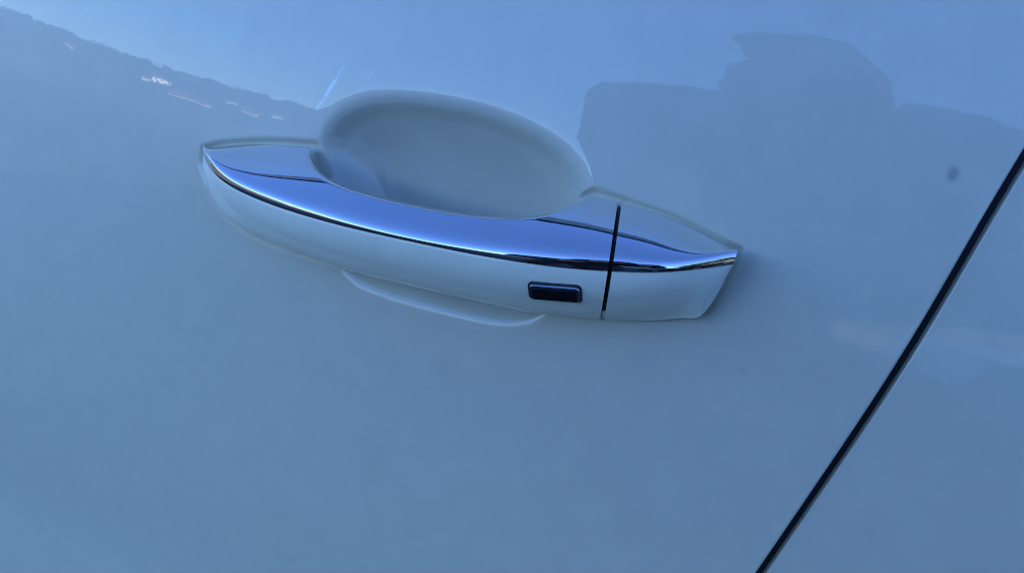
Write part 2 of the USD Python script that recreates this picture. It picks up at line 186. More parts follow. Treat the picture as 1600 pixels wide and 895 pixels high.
BACK_OUT = [1.042,1.086,1.129,1.172,1.215,1.257,1.299,1.340,1.381,1.420,1.459,1.498,1.535,1.571,1.606,1.640,1.673,1.705,1.736,1.765,1.793,1.820,1.845,1.870,1.893,1.915,1.936,1.992,2.039,2.080,2.115,2.146,2.173,2.199,2.222,2.243,2.263,2.282,2.300,2.317,2.333,2.349,2.364,2.378,2.393,2.407,2.421,2.436,2.451,2.465,2.481,2.496,2.512,2.528,2.544,2.559,2.575,2.591,2.607,2.622,2.627,2.637,2.647,2.658,2.668,2.677,2.687,2.697,2.707,2.716,2.726,2.736,2.745,2.755,2.764,2.774,2.783,2.792,2.801,2.811,2.820,2.847,2.875,2.902,2.928,2.955,2.982,3.008,3.034,3.060,3.084,3.109,3.132,3.156,3.179,3.203,3.226,3.249,3.273,3.296,3.321,3.346,3.371,3.397,3.425,3.453,3.483,3.517,3.554,3.594,3.639,3.686,3.734,3.758,3.782,3.805,3.828,3.850,3.871,3.890,3.909,3.926,3.941,3.954,3.965,3.975,3.982,3.988,3.992,3.997,3.999,4.000,4.002,4.009,4.031,4.082,4.182,4.353,4.623,4.712,4.810,4.921,5.043,5.179,5.329,5.497,5.679,5.879,6.096,6.331,6.582,6.851,7.133,7.433,7.744,8.069,8.403]
FOOT_OUT = [0.014,0.027,0.040,0.054,0.067,0.080,0.094,0.107,0.121,0.134,0.147,0.161,0.174,0.188,0.201,0.214,0.228,0.241,0.255,0.268,0.282,0.295,0.308,0.322,0.335,0.349,0.362,0.402,0.442,0.481,0.519,0.557,0.594,0.631,0.667,0.702,0.737,0.772,0.807,0.843,0.879,0.917,0.955,0.996,1.039,1.084,1.133,1.186,1.244,1.307,1.378,1.458,1.548,1.649,1.763,1.891,2.033,2.189,2.358,2.539,2.602,2.731,2.865,3.001,3.142,3.285,3.430,3.579,3.729,3.882,4.037,4.195,4.355,4.517,4.682,4.849,5.019,5.191,5.365,5.541,5.718,6.256,6.791,7.312,7.804,8.259,8.674,9.052,9.400,9.728,10.042,10.342,10.627,10.895,11.140,11.359,11.546,11.698,11.810,11.879,11.903,11.881,11.813,11.701,11.549,11.358,11.131,10.865,10.549,10.161,9.669,9.046,8.285,7.860,7.414,6.955,6.492,6.034,5.589,5.164,4.762,4.388,4.043,3.727,3.440,3.183,2.954,2.754,2.583,2.323,2.166,2.092,2.078,2.114,2.211,2.420,2.826,3.526,4.580,4.899,5.235,5.590,5.959,6.342,6.733,7.131,7.533,7.935,8.335,8.729,9.115,9.491,9.855,10.204,10.540,10.860,11.165]
CUP_LINE = [(-104.3,36.6),(-103.3,31.0),(-100.7,24.4),(-95.6,14.1),(-89.3,1.1),(-83.6,-12.3),(-79.4,-19.2),(-69.7,-23.2),(-49.9,-23.4),(-24.8,-21.4),(-6.9,-19.4),(4.3,-16.5),(13.3,-11.6),(18.3,-5.6),(22.7,3.2),(24.4,15.4),(23.9,28.8),(21.8,41.5),(18.9,48.6),(14.4,54.7),(7.4,59.9),(-1.9,63.5),(-12.4,65.8),(-24.2,67.1),(-36.0,67.4),(-47.7,66.7),(-59.5,65.5),(-71.3,63.3),(-81.6,60.5),(-90.3,56.4),(-97.1,51.1),(-101.6,45.2),(-103.8,40.1)]
SHUT_LINE = [(172.3,144.4),(163.5,100.4),(158.4,71.4),(152.7,35.1),(147.9,8.2),(139.1,-35.4),(129.3,-84.2),(118.5,-142.0)]
CREASE_LINE = [(-367.2,-297.5),(-338.1,-292.0),(-257.9,-271.8),(-184.9,-257.8)]
BUTTON = [(14.1,13.8),(33.9,18.3),(35.5,10.7),(15.6,7.1)]
CUP = Polygon(np.array(CUP_LINE) / 1000)
SX = np.array(SHUT_LINE)[::-1] / 1000
shut_x = CubicSpline(SX[:, 1], SX[:, 0])
def shut(z):                      # where the door ends, per height
    z = np.asarray(z, float); lo, hi = SX[0, 1], SX[-1, 1]
    zc = np.clip(z, lo, hi)
    return shut_x(zc) + np.where(z < lo, (z - lo) * shut_x(lo, 1), 0) + np.where(z > hi, (z - hi) * shut_x(hi, 1), 0)
TILT, RV, RL, ZF, KF = math.tan(math.radians(4.9)), 1.1, 5.0, -0.07, 0.40
def softplus(t, k):
    return k * np.logaddexp(0, t / k)
def side(x, z):
    x, z = np.asarray(x, float), np.asarray(z, float)
    zc = np.maximum(z, ZF); lo = np.minimum(z - ZF, 0.0)
    y = zc * TILT + zc * zc / (2 * RV) + (TILT + ZF / RV) * lo - (KF / RV) * (lo - KF * (np.exp(lo / KF) - 1)) + x * x / (2 * RL)
    y = y - 0.24 * softplus((-0.247 + 0.147 * (x + 0.23)) - z, 0.012)                     # lower crease: the sill flares out
    y = y + np.minimum(z + 0.06, 0) ** 2 / 2.4                                             # and below the handle it tucks in further
    return y
def smoothstep(t):
    t = np.clip(t, 0, 1); return t * t * (3 - 2 * t)

HX = np.array(HANDLE_X) / 1000
FX = np.arange(HX[0], HX[-1], 0.00025)
def fair(v, sig=7):
    """A hand-measured line made fair: evenly sampled, smoothed with its ends held, and splined."""
    f = PchipInterpolator(HX, np.array(v) / 1000)(FX); n = 60
    e = np.concatenate([2 * f[0] - f[n:0:-1], f, 2 * f[-1] - f[-2:-n - 2:-1]])
    return CubicSpline(FX, gaussian_filter1d(e, sig)[n:-n])
tab = {k: fair(v, 4 if k == 'vS' else 9) for k, v in dict(vA=RIDGE_V, vB=LIP_V, vD=BACK_V, vS=SCOOP_V, vC=FOOT_V, wA=RIDGE_OUT, wB=LIP_OUT, wD=BACK_OUT, wC=FOOT_OUT).items()}
foot = Polygon(np.vstack([np.c_[HX, np.array(SCOOP_V) / 1000], np.c_[HX, np.array(FOOT_V) / 1000][::-1]])).buffer(0)
SEAT = foot.buffer(0.0008)

def dents(x, z):
    """How far the skin is pressed in: the finger cup and the shallow seat of the handle."""
    d = np.zeros_like(x); c = np.zeros_like(x)
    near = (x > -0.19) & (x < 0.11) & (z > -0.05) & (z < 0.085)
    pts = shapely.points(x[near], z[near])
    def inside(poly):
        return np.where(shapely.contains(poly, pts), 1.0, -1.0) * shapely.distance(poly.exterior, pts)
    di = inside(CUP)
    zz, xx = z[near], x[near]
    top_z = 0.067 - 5.5 * np.clip(np.abs(xx + 0.040) - 0.02, 0, None) ** 2                # height of the cup's upper edge
    q = softplus(di - 0.0024, 0.0013)                                                    # the lip is rounded
    bowl = 1 - (1 - np.clip(q / 0.047, 0, 1)) ** 3.4
    cup = bowl * (0.0185 + 0.26 * softplus(np.minimum(top_z - 0.016 - zz, 0.06), 0.006)) * (0.42 + 0.58 * smoothstep((zz + 0.020) / 0.036))
    ds = inside(SEAT)
    mid = 0.5 * (np.interp(xx, HX, np.array(SCOOP_V) / 1000) + np.interp(xx, HX, np.array(FOOT_V) / 1000))
    upper = smoothstep((zz - mid + 0.012) / 0.02) ; tail = smoothstep((xx - 0.068) / 0.012)
    rear = smoothstep((xx - 0.02) / 0.03)
    seat = (0.0003 + 0.0023 * np.maximum(upper, tail)) * smoothstep((ds + 0.0028 - 0.0016 * rear) / (0.0032 - 0.0010 * rear))
    d[near] = seat; c[near] = cup
    return d, c

def spaced(stops):
    """Samples with a given step between stops [(x, step), ...]."""
    out = [np.array([stops[0][0]])]
    for (a, h), (b, _) in zip(stops, stops[1:]):
        n = max(1, int(round((b - a) / h))); out.append(np.linspace(a, b, n + 1)[1:])
    return np.concatenate(out)

# door skin: columns run parallel to the shut line, the last ones turn into the hem
sv = spaced([(-1.15, 0.02), (-0.60, 0.006), (-0.34, 0.0009), (-0.045, 0.0025), (-0.006, 0.001), (-0.002, 0.001)])
zv = spaced([(-0.55, 0.012), (-0.34, 0.004), (-0.06, 0.0008), (0.085, 0.003), (0.28, 0.01)])
RH = 0.0012
arc = np.linspace(0, np.pi / 2, 7)[1:]
s_all = np.concatenate([sv[sv < -RH], [-RH], -RH + RH * np.sin(arc), [0.0]])
y_in = np.concatenate([np.zeros((sv < -RH).sum()), [0], RH * (1 - np.cos(arc)), [0.018]])
Sg, Zg = np.meshgrid(s_all, zv, indexing='ij')
Xg = shut(Zg) + Sg
seat_d, cup_d = (q.reshape(Xg.shape) for q in dents(Xg.ravel(), Zg.ravel()))
from scipy.ndimage import gaussian_filter
soft = gaussian_filter(cup_d, 6.0)
cup_d = cup_d + (soft - cup_d) * smoothstep((cup_d - 0.005) / 0.009)                     # no creases in the floor
cup_d = gaussian_filter(cup_d, 1.2)
Yg = side(Xg, Zg) + np.maximum(seat_d, cup_d) + y_in[:, None]
V = np.stack([Xg, Yg, Zg + H0], -1).reshape(-1, 3)
door_mesh = (V, grid_faces(*Xg.shape))

car = group_xform('car', label='white car seen close up with chrome trimmed door handle and a shut line beside it', cat='car')
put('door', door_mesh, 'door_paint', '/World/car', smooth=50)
stage.GetPrimAtPath('/World/car/door').SetCustomDataByKey('label', 'white door panel with a hollow behind the handle')

# neighbouring panel behind the shut line
GAP, RR = 0.0038, 0.0007
arc = np.linspace(np.pi / 2, 0, 12)
s2 = np.concatenate([[GAP], GAP + RR * (1 - np.sin(arc)), spaced([(GAP + RR, 0.002), (0.05, 0.008), (0.3, 0.03), (1.1, 0.03)])[1:]])
y2 = np.concatenate([[0.022], RR * (1 - np.cos(arc)), np.zeros(len(s2) - 13)])
S2, Z2 = np.meshgrid(s2, spaced([(-0.55, 0.012), (-0.2, 0.004), (0.2, 0.01), (0.28, 0.01)]), indexing='ij')
X2 = shut(Z2) + S2
Y2 = side(X2, Z2) + y2[:, None] + 0.0021
put('rear_panel', (np.stack([X2, Y2, Z2 + H0], -1).reshape(-1, 3), grid_faces(*X2.shape)), 'white_paint', '/World/car', smooth=50)
stage.GetPrimAtPath('/World/car/rear_panel').SetCustomDataByKey('label', 'white body panel behind the dark shut line')
# dark jamb seen down the gap
S3, Z3 = np.meshgrid(np.array([-0.0005, GAP]), np.linspace(-0.55, 0.28, 60), indexing='ij')
X3 = shut(Z3) + S3
put('door_seal', (np.stack([X3, side(X3, Z3) + 0.0075, Z3 + H0], -1).reshape(-1, 3), grid_faces(*X3.shape)), 'rubber', '/World/car', smooth=True)

# the body above and below: belt moulding, window, roof, bulk of the car
def strip(x0, x1, prof, n=80):
    """Sweeps a profile of (dy, z) along the car's side between x0 and x1, closed."""
    xs = np.linspace(x0, x1, n); k = len(prof)
    v = np.array([[x, side(x, 0.27) + dy, z + H0] for x in xs for dy, z in prof])
    f = []
    for i in range(n - 1):
        for j in range(k):
            a, b = i * k + j, i * k + (j + 1) % k
            f += [[a, a + k, b + k], [a, b + k, b]]
    for base, flip in ((0, False), ((n - 1) * k, True)):
        for j in range(1, k - 1):
            t = [base, base + j, base + j + 1]; f.append(t[::-1] if flip else t)
    return np.array(v), np.array(f)
put('belt_moulding', strip(-1.1, 0.17, [(-0.005, 0.262), (-0.008, 0.265), (-0.007, 0.288), (0.02, 0.290), (0.02, 0.262)]), 'satin_trim', '/World/car', smooth=30)
put('window_seal', strip(-1.1, 0.17, [(-0.006, 0.2905), (-0.011, 0.2925), (-0.010, 0.308), (0.02, 0.309), (0.02, 0.2905)]), 'rubber', '/World/car', smooth=30)
put('side_window', strip(-1.1, 0.9, [(0.012, 0.310), (0.19, 0.62), (0.194, 0.62), (0.016, 0.308)]), 'window_glass', '/World/car', smooth=30)
put('roof_rail', strip(-1.3, 1.0, [(0.185, 0.615), (0.19, 0.65), (0.25, 0.68), (0.30, 0.68), (0.30, 0.615)]), 'gloss_black', '/World/car', smooth=30)
prof = Polygon([(-2.0, 0.25), (-2.15, 0.55), (-2.05, 0.85), (-1.3, 1.02), (-0.75, 1.2), (-0.2, 1.56), (0.2, 1.63), (1.2, 1.61), (1.9, 1.15), (2.3, 1.05), (2.35, 0.5), (2.3, 0.25)]).buffer(0.04)
upper = prof.intersection(shapely.box(-3, 1.22, 3, 2)); lower = prof.intersection(shapely.box(-3, 0, 3, 1.22))
def side_prism(poly, y0, y1):
    e = trimesh.creation.extrude_polygon(poly, y1 - y0, engine='earcut')     # x, z, depth
    v = e.vertices[:, [0, 2, 1]].copy(); v[:, 1] += y0
    return trimesh.Trimesh(v, e.faces[:, ::-1], process=False)
put('body', side_prism(lower, 0.36, 1.62), 'white_paint', '/World/car')
put('roof', side_prism(upper, 0.34, 1.64), 'white_paint', '/World/car')
for wx in (-1.4, 1.45):
    for wy, nm in ((0.30, 'wheel'), (1.55, 'wheel')):
        w = trimesh.creation.cylinder(0.33, 0.22, sections=40); w.apply_transform(trimesh.transformations.rotation_matrix(np.pi / 2, [1, 0, 0])); w.apply_translation([wx, wy, 0.33])
        put(nm, w, 'tyre', '/World/car', smooth=30)

# ------------------------------------------------------------------ the handle
def hermite(p0, a0, m0, p1, a1, m1, n):
    """Curve in (out, up) between two points; a: angle of travel, 0 = outward, 90 = straight down."""
    t = np.linspace(0, 1, n)[:, None]
    d0 = m0 * np.array([math.cos(a0), -math.sin(a0)]); d1 = m1 * np.array([math.cos(a1), -math.sin(a1)])
    return (2 * t**3 - 3 * t**2 + 1) * p0 + (t**3 - 2 * t**2 + t) * d0 + (-2 * t**3 + 3 * t**2) * p1 + (t**3 - t**2) * d1
def smoothed(x, y, sig):
    g = np.arange(-0.2, 0.12, 0.0005)
    f = PchipInterpolator(x, y)(np.clip(g, x[0], x[-1])); f = gaussian_filter1d(f, sig / 0.0005)
    return lambda q: np.interp(q, g, f)
free = smoothed([-0.163, -0.106, -0.092, 0.012, 0.030, 0.084], [0, 0, 1, 1, 0, 0], 0.002)
R90 = math.pi / 2
def section(x):
    g = {k: float(f(x)) for k, f in tab.items()}
    D, A, B, Cc = (np.array([g['w' + k], g['v' + k]]) for k in 'DABC')
    chord = math.atan2(D[1] - A[1], A[0] - D[0])
    L = np.linalg.norm(A - D); ends = float(smoothstep((x + 0.03) / 0.11)); a0 = min(math.radians(23 - 17 * ends), 0.75 * chord) if chord > 0 else chord * 0.8
    tail = float(smoothstep((x - 0.043) / 0.022)); tau = math.radians(80.5 - 2 * ends - 12 * tail); top = hermite(D, a0, (1.25 - 0.2 * ends) * L, A, max(tau, chord), (0.40 + 0.2 * ends) * L, 120)
    if -0.113 < x < 0.034 and g['vS'] < g['vD'] - 1e-5:                                                      # the finger scoop cuts the upper face away
        k = int(np.argmax(top[:, 1] < g['vS'])); u = (top[k - 1, 1] - g['vS']) / (top[k - 1, 1] - top[k, 1])
        top = np.vstack([top[k - 1] * (1 - u) + top[k] * u, top[k:]])
        R = 0.0045 * float(smoothstep((g['vD'] - g['vS']) / 0.005)); U = np.array([-math.sin(0.30), math.cos(0.30)])
        tg = np.gradient(top, axis=0); tg /= np.linalg.norm(tg, axis=1, keepdims=True); nn = np.stack([-tg[:, 1], tg[:, 0]], 1)
        k = int(np.argmax((top[0] - top) @ U - R * (1 - nn @ U) >= 0))                 # the cut edge is rolled over
        if k > 0 and R > 2e-4:
            t1 = math.atan2(-tg[k, 1], tg[k, 0]); an = np.linspace(-1.2, t1, 24)[:-1, None]
            top = np.vstack([top[k] - R * nn[k] + R * np.hstack([np.sin(an), np.cos(an)]), top[k:]])
    D = top[0]
    d = np.r_[0, np.cumsum(np.linalg.norm(np.diff(top, axis=0), axis=1))]; q = np.linspace(0, d[-1], 64)
    top = np.stack([np.interp(q, d, top[:, 0]), np.interp(q, d, top[:, 1])], 1)
    L2 = np.linalg.norm(B - A)
    lip = hermite(A, tau, 1.0 * L2, B, math.radians(112 - 4 * ends - 15 * tail), 1.0 * L2, 12)
    outer = np.vstack([top, lip[1:]])
    # inner side of the chrome: shifted along the inward normal
    size = max(1e-4, min(1.0e-3, 0.22 * (D[1] - Cc[1])))
    tan = np.gradient(outer, axis=0); tan /= np.maximum(np.linalg.norm(tan, axis=1, keepdims=True), 1e-9)
    nin = np.stack([tan[:, 1], -tan[:, 0]], 1)                                       # to the right of travel: into the handle
    inner = outer + size * nin
    Bi = B + np.array([-0.00035, -0.00025]) * (size / 1e-3)
    L3 = np.linalg.norm(Cc - Bi)
    face = hermite(Bi, math.radians(94), 1.25 * L3, Cc, math.radians(160 - 48 * float(smoothstep((x - 0.030) / 0.052))), 0.50 * L3, 30)
    f = float(free(x)); lerp = lambda a, b: a * (1 - f) + b * f
    h = D[1] - Cc[1]
    back = np.array([[lerp(-0.007, Cc[0] - 0.006), Cc[1] + lerp(0.06, 0.18) * h], [lerp(-0.007, max(D[0] - 0.018, 0.005)), D[1] - lerp(0.05, 0.2) * h]])
    chrome = np.vstack([outer, inner[::-1]])
    body = np.vstack([face, back, inner + 0.12 * size * nin])
    b0, b1 = back; push = np.array([-0.0004, 0.0])
    liner = np.vstack([Cc + [-0.0003, 0.0006], b0 + push, b1 + push, D + [-0.0003, -0.0009], D + [0.0004, -0.0014], b1 + [0.0008, 0], b0 + [0.0008, 0], Cc + [0.0002, 0.0010]])
    return chrome, body, face, liner
xs = np.concatenate([np.linspace(-0.1628, -0.150, 30)[:-1], np.linspace(-0.150, -0.11, 34)[:-1], np.linspace(-0.11, -0.08, 60)[:-1], np.linspace(-0.08, 0.012, 110)[:-1], np.linspace(0.012, 0.046, 60)[:-1], np.linspace(0.046, 0.0832, 60)])
secs = [section(x) for x in xs]
def loft(k):
    P = [s[k] for s in secs]; n = len(P[0])
    v = np.array([[x, q[1], q[0]] for x, p in zip(xs, P) for q in p])                # (along, up, out)
    f = []
    for i in range(len(P) - 1):
        a = i * n + np.arange(n); b = i * n + (np.arange(n) + 1) % n
        f.append(np.stack([a, b, b + n], 1)); f.append(np.stack([a, b + n, a + n], 1))
    f = np.vstack(f)
    v = np.vstack([v, v[:n].mean(0), v[-n:].mean(0)])
    c0, c1 = len(v) - 2, len(v) - 1
    a = np.arange(n); b = (a + 1) % n; o = (len(P) - 1) * n
    f = np.vstack([f, np.stack([np.full(n, c0), b, a], 1), np.stack([np.full(n, c1), a + o, b + o], 1)])
    t = trimesh.Trimesh(v, f, process=False)
    if t.volume < 0: t.invert()
    return manifold3d.Manifold(manifold3d.Mesh(v.astype(np.float32), np.array(t.faces, np.uint32)))
# the cut between strap and lock cover: a plane square to the handle's surface there
CUT = np.array([1.0, 0.1326, -0.205]); CUT_AT = float(CUT @ np.array([0.0349, 0.0459, 0.0044])); CL = np.linalg.norm(CUT)
def halves(man):
    return (man.trim_by_plane((-CUT / CL).tolist(), -(CUT_AT - 0.0008) / CL), man.trim_by_plane((CUT / CL).tolist(), (CUT_AT + 0.0008) / CL))
def place(man):
    t = man if isinstance(man, trimesh.Trimesh) else to_tri(man)
    v = t.vertices; x, up, out = v[:, 0], v[:, 1], v[:, 2]
    return trimesh.Trimesh(np.stack([x, side(x, up) - out, up + H0], 1), t.faces, process=False)
chrome_m, body_m = loft(0), loft(1)
END = np.array([1.0, 0.0, -0.3]); END_AT = float(secs[-1][0][63][0] * -0.3 + xs[-1]); EL = np.linalg.norm(END)   # the tail is cut back under its rim
chrome_m, body_m = (q.trim_by_plane((-END / EL).tolist(), -END_AT / EL) for q in (chrome_m, body_m))
print('manifold', chrome_m.status(), body_m.status(), chrome_m.num_tri(), body_m.num_tri())
strap_chrome, cover_chrome = halves(chrome_m); strap_body, cover_body = halves(body_m)
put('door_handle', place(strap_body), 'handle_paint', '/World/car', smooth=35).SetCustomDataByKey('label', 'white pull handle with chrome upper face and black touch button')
put('added_liner', place(loft(3).trim_by_plane([1.0, 0, 0], -0.098).trim_by_plane([-1.0, 0, 0], -0.022)), 'rubber', '/World/car/door_handle', smooth=30)  # unseen dark liner, added behind the strap to cut bounce light in the cup
put('chrome_trim', place(strap_chrome), 'chrome', '/World/car/door_handle', smooth=35)
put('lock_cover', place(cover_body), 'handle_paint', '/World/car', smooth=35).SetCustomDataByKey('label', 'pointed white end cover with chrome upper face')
put('chrome_trim', place(cover_chrome), 'chrome', '/World/car/lock_cover', smooth=35)
# what shows down the cut: black foot of the lock cover, painted at its lower end
mid_cut = body_m.trim_by_plane((-CUT / CL).tolist(), -(CUT_AT + 0.00076) / CL).trim_by_plane((CUT / CL).tolist(), (CUT_AT - 0.00076) / CL)
put('cover_foot', place(mid_cut.translate([0, -0.0014, -0.0045]).trim_by_plane([0, 1.0, 0], 0.0072)), 'rubber', '/World/car/lock_cover')
put('cover_foot', place(mid_cut.translate([0, 0.0002, -0.0014]).trim_by_plane([0, -1.0, 0], -0.0070)), 'white_paint', '/World/car/lock_cover')
# touch button: bezel frame and pad, lying on the strap's face
def face_out(x, up):
    fc = section(x)[2]; o = np.argsort(fc[:, 1]); return float(np.interp(up, fc[o, 1], fc[o, 0]))
Bc = np.array(BUTTON) / 1000
corners = np.array([[x, face_out(x, u), u] for x, u in Bc])
W = np.array([[x, side(x, u) - o, u + H0] for x, o, u in corners])
ctr = W.mean(0); ex = (W[1] + W[2] - W[0] - W[3]); lx = np.linalg.norm(ex) / 2; ex /= np.linalg.norm(ex)
ez = (W[0] + W[1] - W[2] - W[3]); ez -= ex * (ez @ ex); lz = 1.10 * np.linalg.norm(ez) / 2; ez /= np.linalg.norm(ez); ey = np.cross(ez, ex)
if ey[1] > 0: ey = -ey
fmid = face_out(float(Bc[:, 0].mean()), float(Bc[:, 1].mean()))
ctr[1] = side(Bc[:, 0].mean(), Bc[:, 1].mean()) - fmid
def rounded(w, h, r, lo, hi, bevel):
    """Rounded tablet with a bevelled rim, between depths lo and hi along the outward normal."""
    rings = []
    for inset, d in ((0, lo), (0, hi - bevel), (bevel * 0.3, hi - bevel * 0.3), (bevel, hi)):
        a = np.linspace(0, 2 * np.pi, 49)[:-1]; q = np.stack([np.sign(np.cos(a)), np.sign(np.sin(a))], 1)
        c = q * np.array([w / 2 - r, h / 2 - r]) + (r - inset) * np.stack([np.cos(a), np.sin(a)], 1)
        rings.append(np.c_[c, np.full(len(c), d)])
    n = 48; v = np.vstack(rings + [[[0, 0, lo]], [[0, 0, hi]]]); f = []
    for i in range(3):
        a = i * n + np.arange(n); b = i * n + (np.arange(n) + 1) % n
        f += [np.stack([a, b, b + n], 1), np.stack([a, b + n, a + n], 1)]
    a = np.arange(n); b = (a + 1) % n
    f += [np.stack([np.full(n, 4 * n), b, a], 1), np.stack([np.full(n, 4 * n + 1), a + 3 * n, b + 3 * n], 1)]
    t = trimesh.Trimesh(v, np.vstack(f), process=False)
    if t.volume < 0: t.invert()
    P = ctr + v[:, :1] * ex + v[:, 1:2] * ez + v[:, 2:3] * ey
    t2 = trimesh.Trimesh(P, t.faces, process=False)
    if t2.volume < 0: t2.invert()
    return t2
put('button_seat', rounded(lx, lz, 0.0022, -0.003, 0.00025, 0.0002), 'rubber', '/World/car/door_handle', smooth=35)
put('button_frame', rounded(lx - 0.0011, lz - 0.0011, 0.0018, -0.002, 0.0013, 0.0011), 'dark_chrome', '/World/car/door_handle', smooth=35)
put('touch_button', rounded(lx - 0.0034, lz - 0.0032, 0.0011, -0.002, 0.0016, 0.0005), 'gloss_black', '/World/car/door_handle', smooth=35)

# ------------------------------------------------------------------ the place that the paint and chrome mirror
gx = np.concatenate([-np.geomspace(3000, 5, 30), np.linspace(-4, 4, 17), np.geomspace(5, 3000, 30)])
GX, GY = np.meshgrid(gx, gx, indexing='ij')
tag(put('ground', (np.stack([GX, GY, -0.03 - 0.0 * GX], -1).reshape(-1, 3), grid_faces(*GX.shape)), 'dry_field'), kind='structure')
tag(put('verge', trimesh.Trimesh([[6.6, -60, -0.01], [70, -60, -0.01], [70, 40, -0.01], [6.6, 40, -0.01]], [[0, 1, 2], [0, 2, 3]]), 'grass'), kind='structure')
tag(put('road', trimesh.Trimesh([[-60, -14, 0], [6.5, -14, 0], [6.5, 8, 0], [-60, 8, 0]], [[0, 1, 2], [0, 2, 3]]), 'asphalt'), kind='structure')
# hills: a long ridge opposite the car, az measured from straight out of the door towards the rear
az = np.radians(np.linspace(-125, 125, 1200)); rr = np.array([150, 190, 240, 300, 360, 430, 500, 560, 640])
def hill_height(a, r):
    rise = np.interp(r, [150, 190, 240, 300, 360, 430, 500, 560, 640], [0, 0.06, 0.2, 0.42, 0.66, 0.86, 1.0, 0.95, 0.6])
    top = 20 + 6 * meshkit.noise(np.stack([a * 5, a * 0, a * 0], -1), 3) + 9 * np.clip(np.degrees(a) / 60 + 0.95, 0, 1)
    return rise * top - 0.2
AZ, RRR = np.meshgrid(az, rr, indexing='ij')
hx, hy = np.sin(AZ) * RRR, -np.cos(AZ) * RRR
hz = hill_height(AZ, RRR) + (meshkit.fbm(np.stack([hx / 7, hy / 7, 0 * hx], -1), 4, 5) - 0.35) * 6 * np.clip(RRR / 250 - 1.0, 0, 1)
tag(put('hills', (np.stack([hx, hy, hz], -1).reshape(-1, 3), grid_faces(*hx.shape)), 'hill_cover', smooth=True), kind='structure')

def gable(w, d, h, r):
    walls = box([-w / 2, -d / 2, 0], [w / 2, d / 2, h])
    o = 0.4
    v = np.array([[-w/2-o, -d/2-o, h-.1], [w/2+o, -d/2-o, h-.1], [w/2+o, d/2+o, h-.1], [-w/2-o, d/2+o, h-.1], [-w/2-o, 0, h + r], [w/2+o, 0, h + r]])
    f = [[0, 2, 1], [0, 3, 2], [0, 1, 5], [0, 5, 4], [2, 3, 4], [2, 4, 5], [1, 2, 5], [3, 0, 4]]
    return walls, trimesh.Trimesh(v, f, process=False)
def at_az(a, r):
    a = math.radians(a); return np.array([math.sin(a) * r, -math.cos(a) * r])
house_words = ['brightest white house in the middle of the slope, its walls lightened for a glint', 'narrow white house just left of the brightest one', 'long low white shed below the brightest house', 'white house right of the long shed',
    'wide low white house in the right half of the row', 'rightmost small white house on the slope', 'leftmost white house standing apart on the slope']
for i, (a, w, h, el) in enumerate([(-46.0, 6, 2.2, 1.0), (-46.9, 3, 1.6, 0.7), (-43.5, 12, 0.9, 0.2), (-40.6, 4, 1.3, 1.2), (-39.0, 5, 0.9, 0.8), (-37.0, 3, 1.1, 1.2),
                                  (-52.6, 3, 1.2, 1.5)]):
    rs = np.linspace(170, 480, 600); hs = hill_height(np.full(600, math.radians(a)), rs)
    k = int(np.argmax(np.degrees(np.arctan2(hs - 1.06, rs)) > el)); r, z = float(rs[k]), float(hs[k]) - 0.5
    p = at_az(a, r)
    hh = group_xform('house', label=house_words[i] + ', red tiled roof', cat='house', group='houses on the far hillside')
    wl, rf = gable(w, 8, h, 1.6)
    for nm, ms, mt in (('wall', wl, 'glint_wall' if i == 0 else 'white_wall'), ('roof', rf, 'roof_tile')):  # the lightest wall colour stands for a sun glint
        T = trimesh.transformations.rotation_matrix(math.radians(a), [0, 0, 1]); ms.apply_transform(T); ms.apply_translation([p[0], p[1], z])
        put(nm, ms, mt, str(hh.GetPath()))
hb = group_xform('house', label='large pale house added out of view on the sunny side of the white car to shade the road', cat='house', group=None)  # unseen house added so its shadow covers the road on the right
wl, rf = gable(17, 8, 5.2, 2.4)
for nm, ms, mt in (('wall', wl, 'white_wall'), ('roof', rf, 'roof_tile')):
    ms.apply_translation([9.7, 9.0, 0]); put(nm, ms, mt, str(hb.GetPath()))
for k in range(4):
    fr_ = put('window', box([2.8 + 3.9 * k, 4.93, 1.0], [4.2 + 3.9 * k, 5.03, 2.3]), 'post_white', str(hb.GetPath()))
    put('pane', box([2.9 + 3.9 * k, 4.91, 1.1], [4.1 + 3.9 * k, 4.94, 2.2]), 'window_glass', str(fr_.GetPath()))
